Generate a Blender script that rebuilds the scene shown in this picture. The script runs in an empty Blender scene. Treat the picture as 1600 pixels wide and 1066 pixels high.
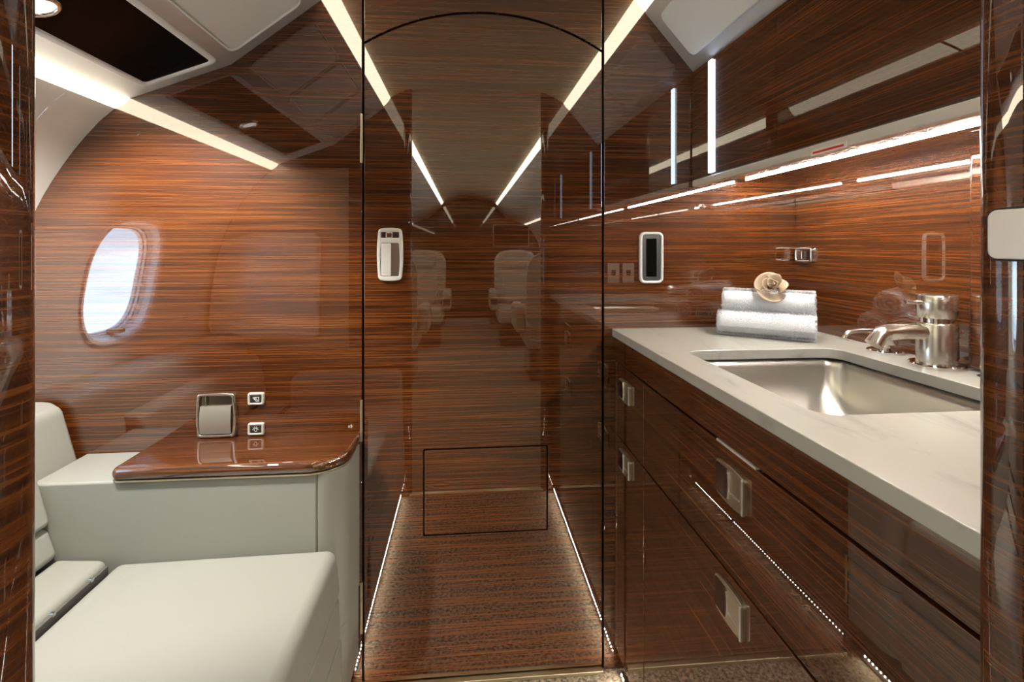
import bpy, bmesh, math, random
from mathutils import Vector, Matrix
random.seed(7)
PI = math.pi
SC = bpy.context.scene
COL = SC.collection

# ------------------------------------------------------------------ camera
cam_d = bpy.data.cameras.new('camera')
cam = bpy.data.objects.new('camera', cam_d)
COL.objects.link(cam)
SC.camera = cam
cam.location = (0, -1.31, 1.104)
cam.rotation_euler = (PI / 2, 0, -math.atan(72 / 800))
cam_d.sensor_width = 36
cam_d.lens = 18
cam_d.shift_y = -147 / 1600
cam_d.clip_start = 0.02

# ------------------------------------------------------------------ world
W = bpy.data.worlds.new('world')
SC.world = W
W.use_nodes = True
wn = W.node_tree.nodes
wl = W.node_tree.links
wn.clear()
w_out = wn.new('ShaderNodeOutputWorld')
w_bg = wn.new('ShaderNodeBackground')
w_tc = wn.new('ShaderNodeTexCoord')
w_sep = wn.new('ShaderNodeSeparateXYZ')
w_map = wn.new('ShaderNodeMapping')
w_map.inputs['Scale'].default_value = (1.2, 1.2, 9)
w_noise = wn.new('ShaderNodeTexNoise')
w_noise.inputs['Scale'].default_value = 2.2
w_noise.inputs['Detail'].default_value = 3
w_ramp = wn.new('ShaderNodeValToRGB')
w_ramp.color_ramp.elements[0].position = 0.30
w_ramp.color_ramp.elements[0].color = (0.92, 0.89, 0.82, 1)
w_ramp.color_ramp.elements[1].position = 0.85
w_ramp.color_ramp.elements[1].color = (0.30, 0.56, 0.88, 1)
_e = w_ramp.color_ramp.elements.new(0.52)
_e.color = (0.58, 0.77, 0.88, 1)
w_ma = wn.new('ShaderNodeMath')
w_ma.operation = 'MULTIPLY_ADD'
w_ma.inputs[1].default_value = 0.5
w_ma.inputs[2].default_value = 0.5
w_mix = wn.new('ShaderNodeMix')
w_mix.data_type = 'RGBA'
w_mix.blend_type = 'MULTIPLY'
w_mix.inputs['Factor'].default_value = 1.0
w_cr = wn.new('ShaderNodeValToRGB')
w_cr.color_ramp.elements[0].position = 0.42
w_cr.color_ramp.elements[0].color = (0.62, 0.68, 0.74, 1)
w_cr.color_ramp.elements[1].position = 0.55
w_cr.color_ramp.elements[1].color = (1, 1, 1, 1)
wl.new(w_tc.outputs['Generated'], w_sep.inputs[0])
wl.new(w_sep.outputs['Z'], w_ma.inputs[0])
wl.new(w_ma.outputs[0], w_ramp.inputs[0])
wl.new(w_tc.outputs['Generated'], w_map.inputs[0])
wl.new(w_map.outputs[0], w_noise.inputs['Vector'])
wl.new(w_noise.outputs['Fac'], w_cr.inputs[0])
wl.new(w_ramp.outputs[0], w_mix.inputs[6])
wl.new(w_cr.outputs[0], w_mix.inputs[7])
wl.new(w_mix.outputs[2], w_bg.inputs['Color'])
w_bg.inputs['Strength'].default_value = 7.0
wl.new(w_bg.outputs[0], w_out.inputs['Surface'])

# ------------------------------------------------------------------ exposure
vs = SC.view_settings
SC.display_settings.display_device = 'sRGB'
vs.view_transform = 'Standard'
vs.look = 'None'
vs.exposure = 0.6
vs.gamma = 1.0
vs.use_curve_mapping = False
SC.cycles.max_bounces = 10
SC.cycles.diffuse_bounces = 5
SC.cycles.glossy_bounces = 6
SC.cycles.caustics_reflective = False
SC.cycles.caustics_refractive = False

# light strengths (all are lamps the cabin has)
E_COVE = 4.6      # side cove diffusers
E_CABIN = 9.0     # ceiling coves of the cabin beyond the doorway
E_DOME = 5.2      # ceiling cove diffusers
E_BAR = 6.0        # vertical bars on the upper cabinet
E_UNDER = 240.0     # strip under the upper cabinet
E_FLOOR = 620.0     # diodes along the floor

# ------------------------------------------------------------------ materials
M = {}
def base_mat(name):
    m = bpy.data.materials.new(name)
    m.use_nodes = True
    M[name] = m
    return m, m.node_tree.nodes, m.node_tree.links, m.node_tree.nodes['Principled BSDF']

def simple(name, col, rough=0.5, metal=0.0, coat=0.0, spec=0.5, bump=0.0, bscale=300):
    m, n, l, p = base_mat(name)
    p.inputs['Base Color'].default_value = (*col, 1)
    p.inputs['Roughness'].default_value = rough
    p.inputs['Metallic'].default_value = metal
    p.inputs['Coat Weight'].default_value = coat
    p.inputs['Coat Roughness'].default_value = 0.02
    p.inputs['Specular IOR Level'].default_value = spec
    if bump:
        t = n.new('ShaderNodeTexCoord')
        x = n.new('ShaderNodeTexNoise')
        x.inputs['Scale'].default_value = bscale
        x.inputs['Detail'].default_value = 3
        b = n.new('ShaderNodeBump')
        b.inputs['Strength'].default_value = bump
        b.inputs['Distance'].default_value = 0.002
        l.new(t.outputs['Object'], x.inputs['Vector'])
        l.new(x.outputs['Fac'], b.inputs['Height'])
        l.new(b.outputs[0], p.inputs['Normal'])
    return m

def emit(name, col, e):
    m, n, l, p = base_mat(name)
    p.inputs['Base Color'].default_value = (0.8, 0.8, 0.8, 1)
    p.inputs['Emission Color'].default_value = (*col, 1)
    p.inputs['Emission Strength'].default_value = e
    return m

def wood(name, scale, coat_ior=2.1, tone=0.235):
    """striped rosewood veneer under clear lacquer; scale = how fast the figure changes along x, y, z"""
    m, n, l, p = base_mat(name)
    t = n.new('ShaderNodeTexCoord')
    def layer(k, sc, det, dist=0.0):
        mp = n.new('ShaderNodeMapping')
        mp.inputs['Scale'].default_value = tuple(a * k for a in sc)
        mp.inputs['Location'].default_value = (3.1 * k, 1.7, 0.9 * k)
        x = n.new('ShaderNodeTexNoise')
        x.inputs['Scale'].default_value = 1.0
        x.inputs['Detail'].default_value = det
        x.inputs['Roughness'].default_value = 0.55
        x.inputs['Distortion'].default_value = dist
        l.new(t.outputs['Object'], mp.inputs[0])
        l.new(mp.outputs[0], x.inputs['Vector'])
        return x.outputs['Fac']
    a = layer(1.0, scale, 4, 0.15)
    b = layer(0.28, scale, 3, 0.25)
    c = layer(2.6, scale, 2)
    def comb(x, y, wy):
        q = n.new('ShaderNodeMix')
        q.data_type = 'FLOAT'
        q.inputs[0].default_value = wy
        l.new(x, q.inputs[2])
        l.new(y, q.inputs[3])
        return q.outputs[0]
    v = comb(comb(a, b, 0.30), c, 0.25)
    r = n.new('ShaderNodeValToRGB')
    els = r.color_ramp.elements
    els[0].position = 0.34
    els[0].color = (0.030 * tone, 0.0065 * tone, 0.0018 * tone, 1)
    els[1].position = 0.66
    els[1].color = (0.66 * tone, 0.205 * tone, 0.024 * tone, 1)
    e1 = els.new(0.45)
    e1.color = (0.170 * tone, 0.038 * tone, 0.006 * tone, 1)
    e2 = els.new(0.53)
    e2.color = (0.390 * tone, 0.102 * tone, 0.013 * tone, 1)
    l.new(v, r.inputs[0])
    l.new(r.outputs[0], p.inputs['Base Color'])
    p.inputs['Roughness'].default_value = 0.5
    p.inputs['Specular IOR Level'].default_value = 0.1
    p.inputs['Coat Weight'].default_value = 1.0
    p.inputs['Coat IOR'].default_value = coat_ior
    p.inputs['Coat Roughness'].default_value = 0.004
    return m

wood('wood_cross', (3.2, 3.2, 400))
wood('wood_fore_aft', (3.2, 2.6, 400))
wood('wood_flat', (3.2, 400, 60))
simple('leather', (0.285, 0.282, 0.248), 0.42, spec=0.4, bump=0.12, bscale=700)
simple('gap_dark', (0.10, 0.09, 0.08), 0.6)
simple('seat_leather', (0.62, 0.54, 0.44), 0.45, spec=0.4)
simple('reveal_white', (0.93, 0.92, 0.92), 0.4)
simple('liner', (0.74, 0.74, 0.71), 0.5, spec=0.35, bump=0.05, bscale=500)
simple('ceiling_cream', (0.85, 0.87, 0.89), 0.5, spec=0.35)
simple('black_glass', (0.004, 0.0035, 0.003), 0.12, spec=0.04)
simple('black', (0.008, 0.007, 0.006), 0.5)
simple('dark_plastic', (0.035, 0.037, 0.04), 0.35)
simple('nickel', (0.74, 0.71, 0.65), 0.22, metal=1)
simple('satin_plate', (0.72, 0.68, 0.60), 0.16, metal=1)
simple('silver', (0.80, 0.77, 0.73), 0.32, metal=0.45)
simple('flap', (0.40, 0.37, 0.31), 0.28, metal=0.6)
simple('dome_cream', (0.80, 0.70, 0.55), 0.5, spec=0.3)
simple('pull_plate', (0.62, 0.55, 0.43), 0.34, metal=1)
simple('chrome', (0.86, 0.85, 0.83), 0.06, metal=1)
simple('bronze', (0.22, 0.18, 0.15), 0.2, metal=1)
simple('steel', (0.70, 0.68, 0.64), 0.30, metal=1)
simple('brass', (0.80, 0.72, 0.52), 0.28, metal=1)
simple('alu', (0.80, 0.80, 0.80), 0.32, metal=1)
simple('white_plastic', (0.80, 0.78, 0.74), 0.35)
simple('cream_plastic', (0.42, 0.385, 0.33), 0.35)
simple('icon_white', (0.85, 0.85, 0.85), 0.5)
simple('red_tape', (0.55, 0.03, 0.02), 0.5)
simple('tan_ribbon', (0.36, 0.275, 0.19), 0.5, bump=0.1, bscale=900)
simple('towel', (0.76, 0.79, 0.85), 0.95, spec=0.1, bump=0.6, bscale=900)
simple('daylight_pale', (0.62, 0.58, 0.62), 0.9)
simple('champagne', (0.50, 0.40, 0.30), 0.3, metal=0.0, spec=0.5)
simple('pad_leather', (0.93, 0.88, 0.80), 0.24, spec=0.9)
emit('glow_warm', (1.0, 0.90, 0.66), E_COVE)
emit('glow_dome', (1.0, 0.90, 0.66), E_DOME)
emit('glow_cabin', (1.0, 0.90, 0.66), E_CABIN)
emit('glow_cool', (0.66, 0.80, 1.0), E_BAR)
emit('glow_white', (1.0, 0.95, 0.84), E_UNDER)
emit('glow_diode', (1.0, 0.90, 0.74), E_FLOOR)
emit('glow_spot', (1.0, 0.95, 0.85), 1.2)

def carpet(name, c0, c1, scale):
    m, n, l, p = base_mat(name)
    t = n.new('ShaderNodeTexCoord')
    x = n.new('ShaderNodeTexNoise')
    x.inputs['Scale'].default_value = scale
    x.inputs['Detail'].default_value = 5
    x.inputs['Roughness'].default_value = 0.7
    r = n.new('ShaderNodeValToRGB')
    r.color_ramp.elements[0].position = 0.36
    r.color_ramp.elements[0].color = (*c0, 1)
    r.color_ramp.elements[1].position = 0.64
    r.color_ramp.elements[1].color = (*c1, 1)
    b = n.new('ShaderNodeBump')
    b.inputs['Strength'].default_value = 0.9
    b.inputs['Distance'].default_value = 0.006
    l.new(t.outputs['Object'], x.inputs['Vector'])
    l.new(x.outputs['Fac'], r.inputs[0])
    l.new(r.outputs[0], p.inputs['Base Color'])
    l.new(x.outputs['Fac'], b.inputs['Height'])
    l.new(b.outputs[0], p.inputs['Normal'])
    p.inputs['Roughness'].default_value = 0.95
    p.inputs['Specular IOR Level'].default_value = 0.1
carpet('carpet_brown', (0.06, 0.042, 0.028), (0.56, 0.45, 0.33), 100)
carpet('carpet_beige', (0.30, 0.24, 0.17), (0.52, 0.44, 0.34), 90)

def marble(name):
    m, n, l, p = base_mat(name)
    t = n.new('ShaderNodeTexCoord')
    mp = n.new('ShaderNodeMapping')
    mp.inputs['Rotation'].default_value = (0, 0, 0.5)
    mp.inputs['Scale'].default_value = (7, 2.2, 4)
    x = n.new('ShaderNodeTexNoise')
    x.inputs['Scale'].default_value = 2.2
    x.inputs['Detail'].default_value = 8
    x.inputs['Roughness'].default_value = 0.62
    x.inputs['Distortion'].default_value = 0.8
    r = n.new('ShaderNodeValToRGB')
    r.color_ramp.elements[0].position = 0.28
    r.color_ramp.elements[0].color = (0.27, 0.265, 0.25, 1)
    r.color_ramp.elements[1].position = 0.46
    r.color_ramp.elements[1].color = (0.45, 0.437, 0.40, 1)
    e = r.color_ramp.elements.new(0.38)
    e.color = (0.405, 0.396, 0.37, 1)
    l.new(t.outputs['Object'], mp.inputs[0])
    l.new(mp.outputs[0], x.inputs['Vector'])
    l.new(x.outputs['Fac'], r.inputs[0])
    l.new(r.outputs[0], p.inputs['Base Color'])
    p.inputs['Roughness'].default_value = 0.22
    p.inputs['Coat Weight'].default_value = 0.4
    p.inputs['Coat Roughness'].default_value = 0.05
marble('marble')

def pane_mat():
    m = bpy.data.materials.new('window_pane')
    m.use_nodes = True
    M['pane'] = m
    n, l = m.node_tree.nodes, m.node_tree.links
    n.clear()
    o = n.new('ShaderNodeOutputMaterial')
    t = n.new('ShaderNodeBsdfTransparent')
    t.inputs[0].default_value = (0.93, 0.96, 0.98, 1)
    g = n.new('ShaderNodeBsdfGlossy')
    g.inputs['Roughness'].default_value = 0.02
    x = n.new('ShaderNodeMixShader')
    x.inputs[0].default_value = 0.05
    l.new(t.outputs[0], x.inputs[1])
    l.new(g.outputs[0], x.inputs[2])
    l.new(x.outputs[0], o.inputs[0])
pane_mat()

# ------------------------------------------------------------------ mesh helpers
def link(name, bm, mat, parent=None, smooth=False, angle=None):
    bmesh.ops.recalc_face_normals(bm, faces=bm.faces)
    me = bpy.data.meshes.new(name)
    bm.to_mesh(me)
    bm.free()
    if mat:
        me.materials.append(M[mat])
    if smooth:
        for p in me.polygons:
            p.use_smooth = True
        if angle is not None:
            me.set_sharp_from_angle(angle=math.radians(angle))
    o = bpy.data.objects.new(name, me)
    COL.objects.link(o)
    if parent:
        o.parent = parent
    return o

def empty(name, loc=(0, 0, 0)):
    o = bpy.data.objects.new(name, None)
    o.empty_display_size = 0.05
    COL.objects.link(o)
    o.location = loc
    return o

def tag(o, label, cat, group=None):
    o['label'] = label
    o['category'] = cat
    if group:
        o['group'] = group
    return o

def struct(o, label=None):
    o['kind'] = 'structure'
    if label:
        o['label'] = label
    return o

def add_box(bm, x0, x1, y0, y1, z0, z1):
    v = [bm.verts.new(p) for p in ((x0, y0, z0), (x1, y0, z0), (x1, y1, z0), (x0, y1, z0),
                                   (x0, y0, z1), (x1, y0, z1), (x1, y1, z1), (x0, y1, z1))]
    for f in ((0, 3, 2, 1), (4, 5, 6, 7), (0, 1, 5, 4), (1, 2, 6, 5), (2, 3, 7, 6), (3, 0, 4, 7)):
        bm.faces.new([v[i] for i in f])
    return v

def bevel_mod(o, w, seg=2, ang=35):
    m = o.modifiers.new('bevel', 'BEVEL')
    m.width = w
    m.segments = seg
    m.limit_method = 'ANGLE'
    m.angle_limit = math.radians(ang)
    m.harden_normals = True
    for p in o.data.polygons:
        p.use_smooth = True
    return o

def rbox(name, dims, mat, parent=None, r=0.004, seg=3):
    bm = bmesh.new()
    add_box(bm, *dims)
    o = link(name, bm, mat, parent)
    if r:
        bevel_mod(o, r, seg)
    return o

def ident(u, v, n):
    return (u, v, n)

def plate(name, outer, holes, d, mat, parent=None, to=ident, bev=0.0, seg=2):
    """flat board with holes: 2-d outlines in (u, v), thickness d along n"""
    bm = bmesh.new()
    edges = []
    for loop in [outer] + list(holes):
        vs_ = [bm.verts.new((p[0], p[1], 0)) for p in loop]
        for i in range(len(vs_)):
            edges.append(bm.edges.new((vs_[i], vs_[(i + 1) % len(vs_)])))
    bmesh.ops.triangle_fill(bm, use_beauty=True, use_dissolve=False, edges=edges)
    ex = bmesh.ops.extrude_face_region(bm, geom=list(bm.faces))
    for g in ex['geom']:
        if isinstance(g, bmesh.types.BMVert):
            g.co.z += d
    for v in bm.verts:
        v.co = Vector(to(*v.co))
    o = link(name, bm, mat, parent)
    if bev:
        bevel_mod(o, bev, seg)
    return o

def rrect(x0, x1, y0, y1, r, k=6):
    pts = []
    for cx, cy, a0 in ((x1 - r, y1 - r, 0), (x0 + r, y1 - r, PI / 2), (x0 + r, y0 + r, PI), (x1 - r, y0 + r, 1.5 * PI)):
        for i in range(k + 1):
            a = a0 + i / k * PI / 2
            pts.append((cx + r * math.cos(a), cy + r * math.sin(a)))
    return pts

def barrel(w, h, bx, by, r, k=5, m=8):
    """upright rounded rectangle of w x h with sides that bulge by bx, by"""
    base = rrect(-w / 2, w / 2, -h / 2, h / 2, r, k)
    pts = []
    n = len(base)
    for i in range(n):
        p, q = base[i], base[(i + 1) % n]
        L = math.hypot(q[0] - p[0], q[1] - p[1])
        s = m if L > 2.5 * r * PI / 2 / k else 1
        for j in range(s):
            t = j / s
            pts.append((p[0] + (q[0] - p[0]) * t, p[1] + (q[1] - p[1]) * t))
    out = []
    for x, y in pts:
        out.append((x * (1 + 2 * bx / w * (1 - (2 * y / h) ** 2)), y * (1 + 2 * by / h * (1 - (2 * x / w) ** 2))))
    return out

def offset(loop, d):
    """move a counter-clockwise loop inwards by d"""
    n = len(loop)
    out = []
    for i in range(n):
        a, b, c = Vector(loop[i - 1]), Vector(loop[i]), Vector(loop[(i + 1) % n])
        e1, e2 = (b - a), (c - b)
        if e1.length < 1e-9: e1 = e2
        if e2.length < 1e-9: e2 = e1
        e1 = e1.normalized(); e2 = e2.normalized()
        nn = Vector((-(e1.y + e2.y), e1.x + e2.x))
        nn = nn.normalized() if nn.length > 1e-9 else Vector((-e1.y, e1.x))
        k = max(0.4, nn.dot(Vector((-e1.y, e1.x))))
        q = b + nn * d / k
        out.append((q.x, q.y))
    return out

def loft(name, rings, mat, parent=None, to=ident, cap0=True, cap1=True, smooth=True, angle=40, closed=False):
    """rings: list of equally long 3-d loops"""
    bm = bmesh.new()
    R = [[bm.verts.new(to(*p)) for p in ring] for ring in rings]
    n = len(R[0])
    pairs = list(zip(R[:-1], R[1:]))
    if closed:
        pairs.append((R[-1], R[0]))
    for a, b in pairs:
        for i in range(n):
            j = (i + 1) % n
            try:
                bm.faces.new((a[i], a[j], b[j], b[i]))
            except ValueError:
                pass
    if not closed:
        if cap0: bm.faces.new(list(reversed(R[0])))
        if cap1: bm.faces.new(R[-1])
    return link(name, bm, mat, parent, smooth, angle)

def pad(name, loop, d, b, mat, parent=None, to=ident, seg=4, n0=0.0, crown=0.0, angle=40):
    """slab with a rounded front edge"""
    rings = [[(x, y, n0) for x, y in loop]]
    for i in range(seg + 1):
        a = i / seg * PI / 2
        rings.append([(x, y, n0 + d - b + b * math.sin(a)) for x, y in offset(loop, b * (1 - math.cos(a)))])
    if not crown and b > 0.0004:
        rings.append([(x, y, n0 + d) for x, y in offset(loop, b * 1.15)])
    if crown:
        top = rings[-1]
        cx = sum(p[0] for p in top) / len(top); cy = sum(p[1] for p in top) / len(top)
        for k in (0.75, 0.5, 0.25):
            rings.append([(cx + (p[0] - cx) * k, cy + (p[1] - cy) * k, n0 + d + crown * (1 - k * k)) for p in top])
    return loft(name, rings, mat, parent, to, angle=angle)

def frame_ring(name, outer, inner, d, b, mat, parent=None, to=ident, n0=0.0, seg=3):
    """frame between two loops of equal length"""
    rings = [[(x, y, n0) for x, y in outer]]
    for i in range(seg + 1):
        a = i / seg * PI / 2
        rings.append([(x, y, n0 + d - b + b * math.sin(a)) for x, y in offset(outer, b * (1 - math.cos(a)))])
    for i in range(seg + 1):
        a = PI / 2 - i / seg * PI / 2
        rings.append([(x, y, n0 + d - b + b * math.sin(a)) for x, y in offset(inner, -b * (1 - math.cos(a)))])
    rings.append([(x, y, n0) for x, y in inner])
    return loft(name, rings, mat, parent, to, cap0=False, cap1=False, closed=True, angle=50)

def lathe(name, prof, mat, parent=None, at=(0, 0, 0), n=40, axis='z', angle=35):
    rings = []
    for r, h in prof:
        ring = []
        for i in range(n):
            a = 2 * PI * i / n
            if axis == 'z':
                ring.append((at[0] + r * math.cos(a), at[1] + r * math.sin(a), at[2] + h))
            elif axis == 'x':
                ring.append((at[0] + h, at[1] + r * math.cos(a), at[2] + r * math.sin(a)))
            else:
                ring.append((at[0] + r * math.cos(a), at[1] + h, at[2] + r * math.sin(a)))
        rings.append(ring)
    return loft(name, rings, mat, parent, angle=angle)

def tube(name, pts, rad, mat, parent=None, n=16, angle=50):
    pts = [Vector(p) for p in pts]
    if not isinstance(rad, (list, tuple)):
        rad = [rad] * len(pts)
    rings = []
    up = Vector((0, 0, 1))
    for i, p in enumerate(pts):
        t = (pts[min(i + 1, len(pts) - 1)] - pts[max(i - 1, 0)]).normalized()
        s = t.cross(up)
        if s.length < 1e-3: s = t.cross(Vector((0, 1, 0)))
        s.normalize()
        q = s.cross(t).normalized()
        rings.append([tuple(p + s * rad[i] * math.cos(2 * PI * k / n) + q * rad[i] * math.sin(2 * PI * k / n)) for k in range(n)])
    return loft(name, rings, mat, parent, angle=angle)

def extrude_profile(name, prof, y0, y1, mat, parent=None, smooth=True, angle=30, thick=0.0, ny=1):
    """open polyline in (x, z) swept along y"""
    bm = bmesh.new()
    cols = []
    for k in range(ny + 1):
        y = y0 + (y1 - y0) * k / ny
        cols.append([bm.verts.new((x, y, z)) for x, z in prof])
    for a, b in zip(cols[:-1], cols[1:]):
        for i in range(len(prof) - 1):
            bm.faces.new((a[i], a[i + 1], b[i + 1], b[i]))
    o = link(name, bm, mat, parent, smooth, angle)
    if thick:
        s = o.modifiers.new('solid', 'SOLIDIFY')
        s.thickness = thick
        s.offset = 0
    return o

# local frames for fittings: (right, up, out)
def wall_frame(o, origin):            # faces the camera (-y)
    o.matrix_world = Matrix(((1, 0, 0, origin[0]), (0, 0, -1, origin[1]), (0, 1, 0, origin[2]), (0, 0, 0, 1)))
def vanity_frame(o, origin):          # faces the aisle (-x)
    o.matrix_world = Matrix(((0, 0, -1, origin[0]), (-1, 0, 0, origin[1]), (0, 1, 0, origin[2]), (0, 0, 0, 1)))

# ------------------------------------------------------------------ cabin shell
Y_FRONT = -0.985       # aft face of the doorway partition
Y_END = -6.65
XC = 0.05              # middle of the cabin
SIDE = [(-0.93, 0.0), (-1.03, 0.25), (-1.08, 0.5), (-1.095, 0.75), (-1.085, 0.9), (-1.06, 1.05), (-1.017, 1.189),
        (-0.953, 1.304), (-0.882, 1.397), (-0.835, 1.441)]
def side_x(z):
    for (xa, za), (xb, zb) in zip(SIDE[:-1], SIDE[1:]):
        if za <= z <= zb:
            t = (z - za) / (zb - za)
            i = SIDE.index((xa, za))
            m0 = (SIDE[min(i + 1, len(SIDE) - 1)][0] - SIDE[max(i - 1, 0)][0]) / (SIDE[min(i + 1, len(SIDE) - 1)][1] - SIDE[max(i - 1, 0)][1])
            m1 = (SIDE[min(i + 2, len(SIDE) - 1)][0] - SIDE[i][0]) / (SIDE[min(i + 2, len(SIDE) - 1)][1] - SIDE[i][1])
            h = zb - za
            return ((2 * t**3 - 3 * t**2 + 1) * xa + (t**3 - 2 * t**2 + t) * h * m0 + (-2 * t**3 + 3 * t**2) * xb + (t**3 - t**2) * h * m1)
    return SIDE[-1][0] if z > 1 else SIDE[0][0]

# floor: brown carpet in the washroom, beige carpet in the cabin
floor = plate('floor', [(-1.2, Y_FRONT), (1.3, Y_FRONT), (1.3, 0.03), (-1.2, 0.03)], [], 0.03, 'carpet_brown', to=lambda u, v, n: (u, v, n - 0.03))
struct(floor, 'brown flecked carpet between bench and vanity')
cab_floor = plate('floor_cabin', [(-1.2, Y_END), (1.3, Y_END), (1.3, Y_FRONT), (-1.2, Y_FRONT)], [], 0.03, 'carpet_beige', to=lambda u, v, n: (u, v, n - 0.03))
struct(cab_floor, 'beige cabin carpet beyond the doorway')
sill = rbox('trim_1', (-0.27, 0.36, Y_FRONT - 0.03, Y_FRONT - 0.005, 0.0, 0.006), 'brass', r=0.002)
struct(sill, 'brass sill strip across the doorway')
thr = rbox('trim_2', (-0.253, 0.354, -0.016, 0.004, 0.0, 0.010), 'brass', r=0.002)
struct(thr, 'brass threshold strip at the foot of the aft door')

# side walls with window openings
def side_wall(name, y_lo, y_hi, wins, mirror, mat='liner'):
    bm = bmesh.new()
    fx = (lambda z: 2 * XC - side_x(z)) if mirror else side_x
    def V(y, z):
        return bm.verts.new((fx(z), y, z))
    zs = [0.0 + i * 1.441 / 30 for i in range(31)]
    def plain(ya, yb, z0, z1, n=12):
        zz = [z0 + (z1 - z0) * i / n for i in range(n + 1)]
        a = [V(ya, z) for z in zz]; b = [V(yb, z) for z in zz]
        for i in range(n):
            bm.faces.new((a[i], b[i], b[i + 1], a[i + 1]))
    cur = y_hi
    for yc in wins:
        a, b = yc - 0.26, yc + 0.26
        plain(b, cur, 0, 1.441, 40)
        plain(a, b, 0, 0.74, 16)
        plain(a, b, 1.26, 1.441, 8)
        inner = win_loop(yc, 1.0, 0.0)
        n = len(inner)
        def outer_pt(y, z):
            dy, dz = y - yc, z - 1.0
            k = min(0.26 / abs(dy) if abs(dy) > 1e-6 else 1e9, 0.26 / abs(dz) if abs(dz) > 1e-6 else 1e9)
            return yc + dy * k, 1.0 + dz * k
        outer = [outer_pt(*p) for p in inner]
        # corners must be hit exactly
        for cy_, cz_ in ((a, 0.74), (b, 0.74), (b, 1.26), (a, 1.26)):
            j = min(range(n), key=lambda i: (outer[i][0] - cy_) ** 2 + (outer[i][1] - cz_) ** 2)
            outer[j] = (cy_, cz_)
        S = 5
        rings = [[V(p[0] + (q[0] - p[0]) * s / S, p[1] + (q[1] - p[1]) * s / S) for p, q in zip(inner, outer)] for s in range(S + 1)]
        for r0, r1 in zip(rings[:-1], rings[1:]):
            for i in range(n):
                bm.faces.new((r0[i], r0[(i + 1) % n], r1[(i + 1) % n], r1[i]))
        cur = a
    plain(y_lo, cur, 0, 1.441, 40)
    bmesh.ops.remove_doubles(bm, verts=bm.verts, dist=0.0005)
    return link(name, bm, mat, smooth=True, angle=40)

def win_loop(yc, zc, inset, n=72, wy=0.170, wz=0.190, p=2.9):
    pts = []
    for i in range(n):
        a = 2 * PI * i / n
        c, s = math.cos(a), math.sin(a)
        pts.append((yc + math.copysign(abs(c) ** (2 / p), c) * (wy - inset), zc + math.copysign(abs(s) ** (2 / p), s) * (wz - inset)))
    return pts

LAV_WIN = -0.405
CAB_L, CAB_R = [-3.65, -4.6, -5.55], [-1.75, -2.7, -3.65, -4.6, -5.55]
struct(side_wall('wall_left', Y_END, 0.02, [LAV_WIN] + CAB_L, False), 'cream curved fuselage lining left of the bench')
struct(side_wall('wall_right', Y_END, 0.02, CAB_R, True), 'cream curved fuselage lining behind the vanity')

def window(idx, yc, mirror):
    fx = (lambda z: 2 * XC - side_x(z)) if mirror else side_x
    sg = 1 if mirror else -1
    w = struct(empty('window_%d' % idx, (fx(1.0), yc, 1.0)), 'oval cabin window in the lining')
    def ring(inset, depth):
        return [(fx(z) + sg * depth, y, z) for y, z in win_loop(yc, 1.0, inset)]
    def part(name, rings, mat, **kw):
        o = loft(name, rings, mat, None, **kw)
        o.parent = w
        o.matrix_parent_inverse = w.matrix_world.inverted()
        return o
    bpy.context.view_layer.update()
    part('window_bezel', [ring(-0.012, -0.001), ring(-0.008, -0.006), ring(0.002, -0.004), ring(0.008, 0.004)], 'reveal_white', cap0=False, cap1=False)
    part('window_reveal', [ring(0.008, 0.004), ring(0.012, 0.024), ring(0.014, 0.026), ring(0.018, 0.036), ring(0.022, 0.037), ring(0.023, 0.046), ring(0.027, 0.047), ring(0.028, 0.058)], 'reveal_white', cap0=False, cap1=False, angle=25)
    part('window_pane', [ring(0.026, 0.052), ring(0.026, 0.056)], 'pane', cap0=True, cap1=True)
    return w
k = 1
lav_window = window(1, LAV_WIN, False)
lav_window['label'] = 'oval window above the bench mirrored in the aft wall'
tab = rbox('shade_tab', (-0.02, 0.02, -0.014, 0.014, -0.006, 0.006), 'tan_ribbon', None, 0.002)
tab.location = (side_x(0.84) - 0.018, LAV_WIN - 0.02, 0.838)
bpy.context.view_layer.update()
tab.parent = lav_window
tab.matrix_parent_inverse = lav_window.matrix_world.inverted()
for mir, ws in ((False, CAB_L), (True, CAB_R)):
    for yc in ws:
        k += 1
        window(k, yc, mir)

# ceiling: sloped facets, coves and dome, swept along the cabin
F1a, F1b, F2b = (-0.806, 1.464), (-0.574, 1.552), (-0.361, 1.718)
R2b, R1b, R1a = (0.470, 1.722), (0.605, 1.566), (0.906, 1.464)
CEIL_L = [F1a, F1b, F2b, (-0.362, 1.722), (-0.385, 1.722), (-0.385, 1.752), (-0.345, 1.757)]
dome = []
for i in range(17):
    t = -1 + 2 * i / 16
    dome.append((XC + 0.395 * t, 1.868 - 0.111 * abs(t) ** 2.1))
CEIL_R = [(0.445, 1.757), (0.485, 1.752), (0.485, 1.722), (0.471, 1.724), R2b, R1b, R1a]
ceiling = extrude_profile('ceiling', CEIL_L[-1:] + dome[1:-1] + CEIL_R[:1], Y_END, 0.02, 'dome_cream', thick=0.004, angle=25)
struct(ceiling, 'tan domed ceiling over the aisle')
struct(extrude_profile('ceiling_left', CEIL_L, Y_END, 0.02, 'ceiling_cream', thick=0.004, angle=25), 'cream sloped ceiling panels above the bench')
struct(extrude_profile('ceiling_right', CEIL_R, Y_END, 0.02, 'ceiling_cream', thick=0.004, angle=25), 'cream sloped ceiling panels above the vanity')

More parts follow.
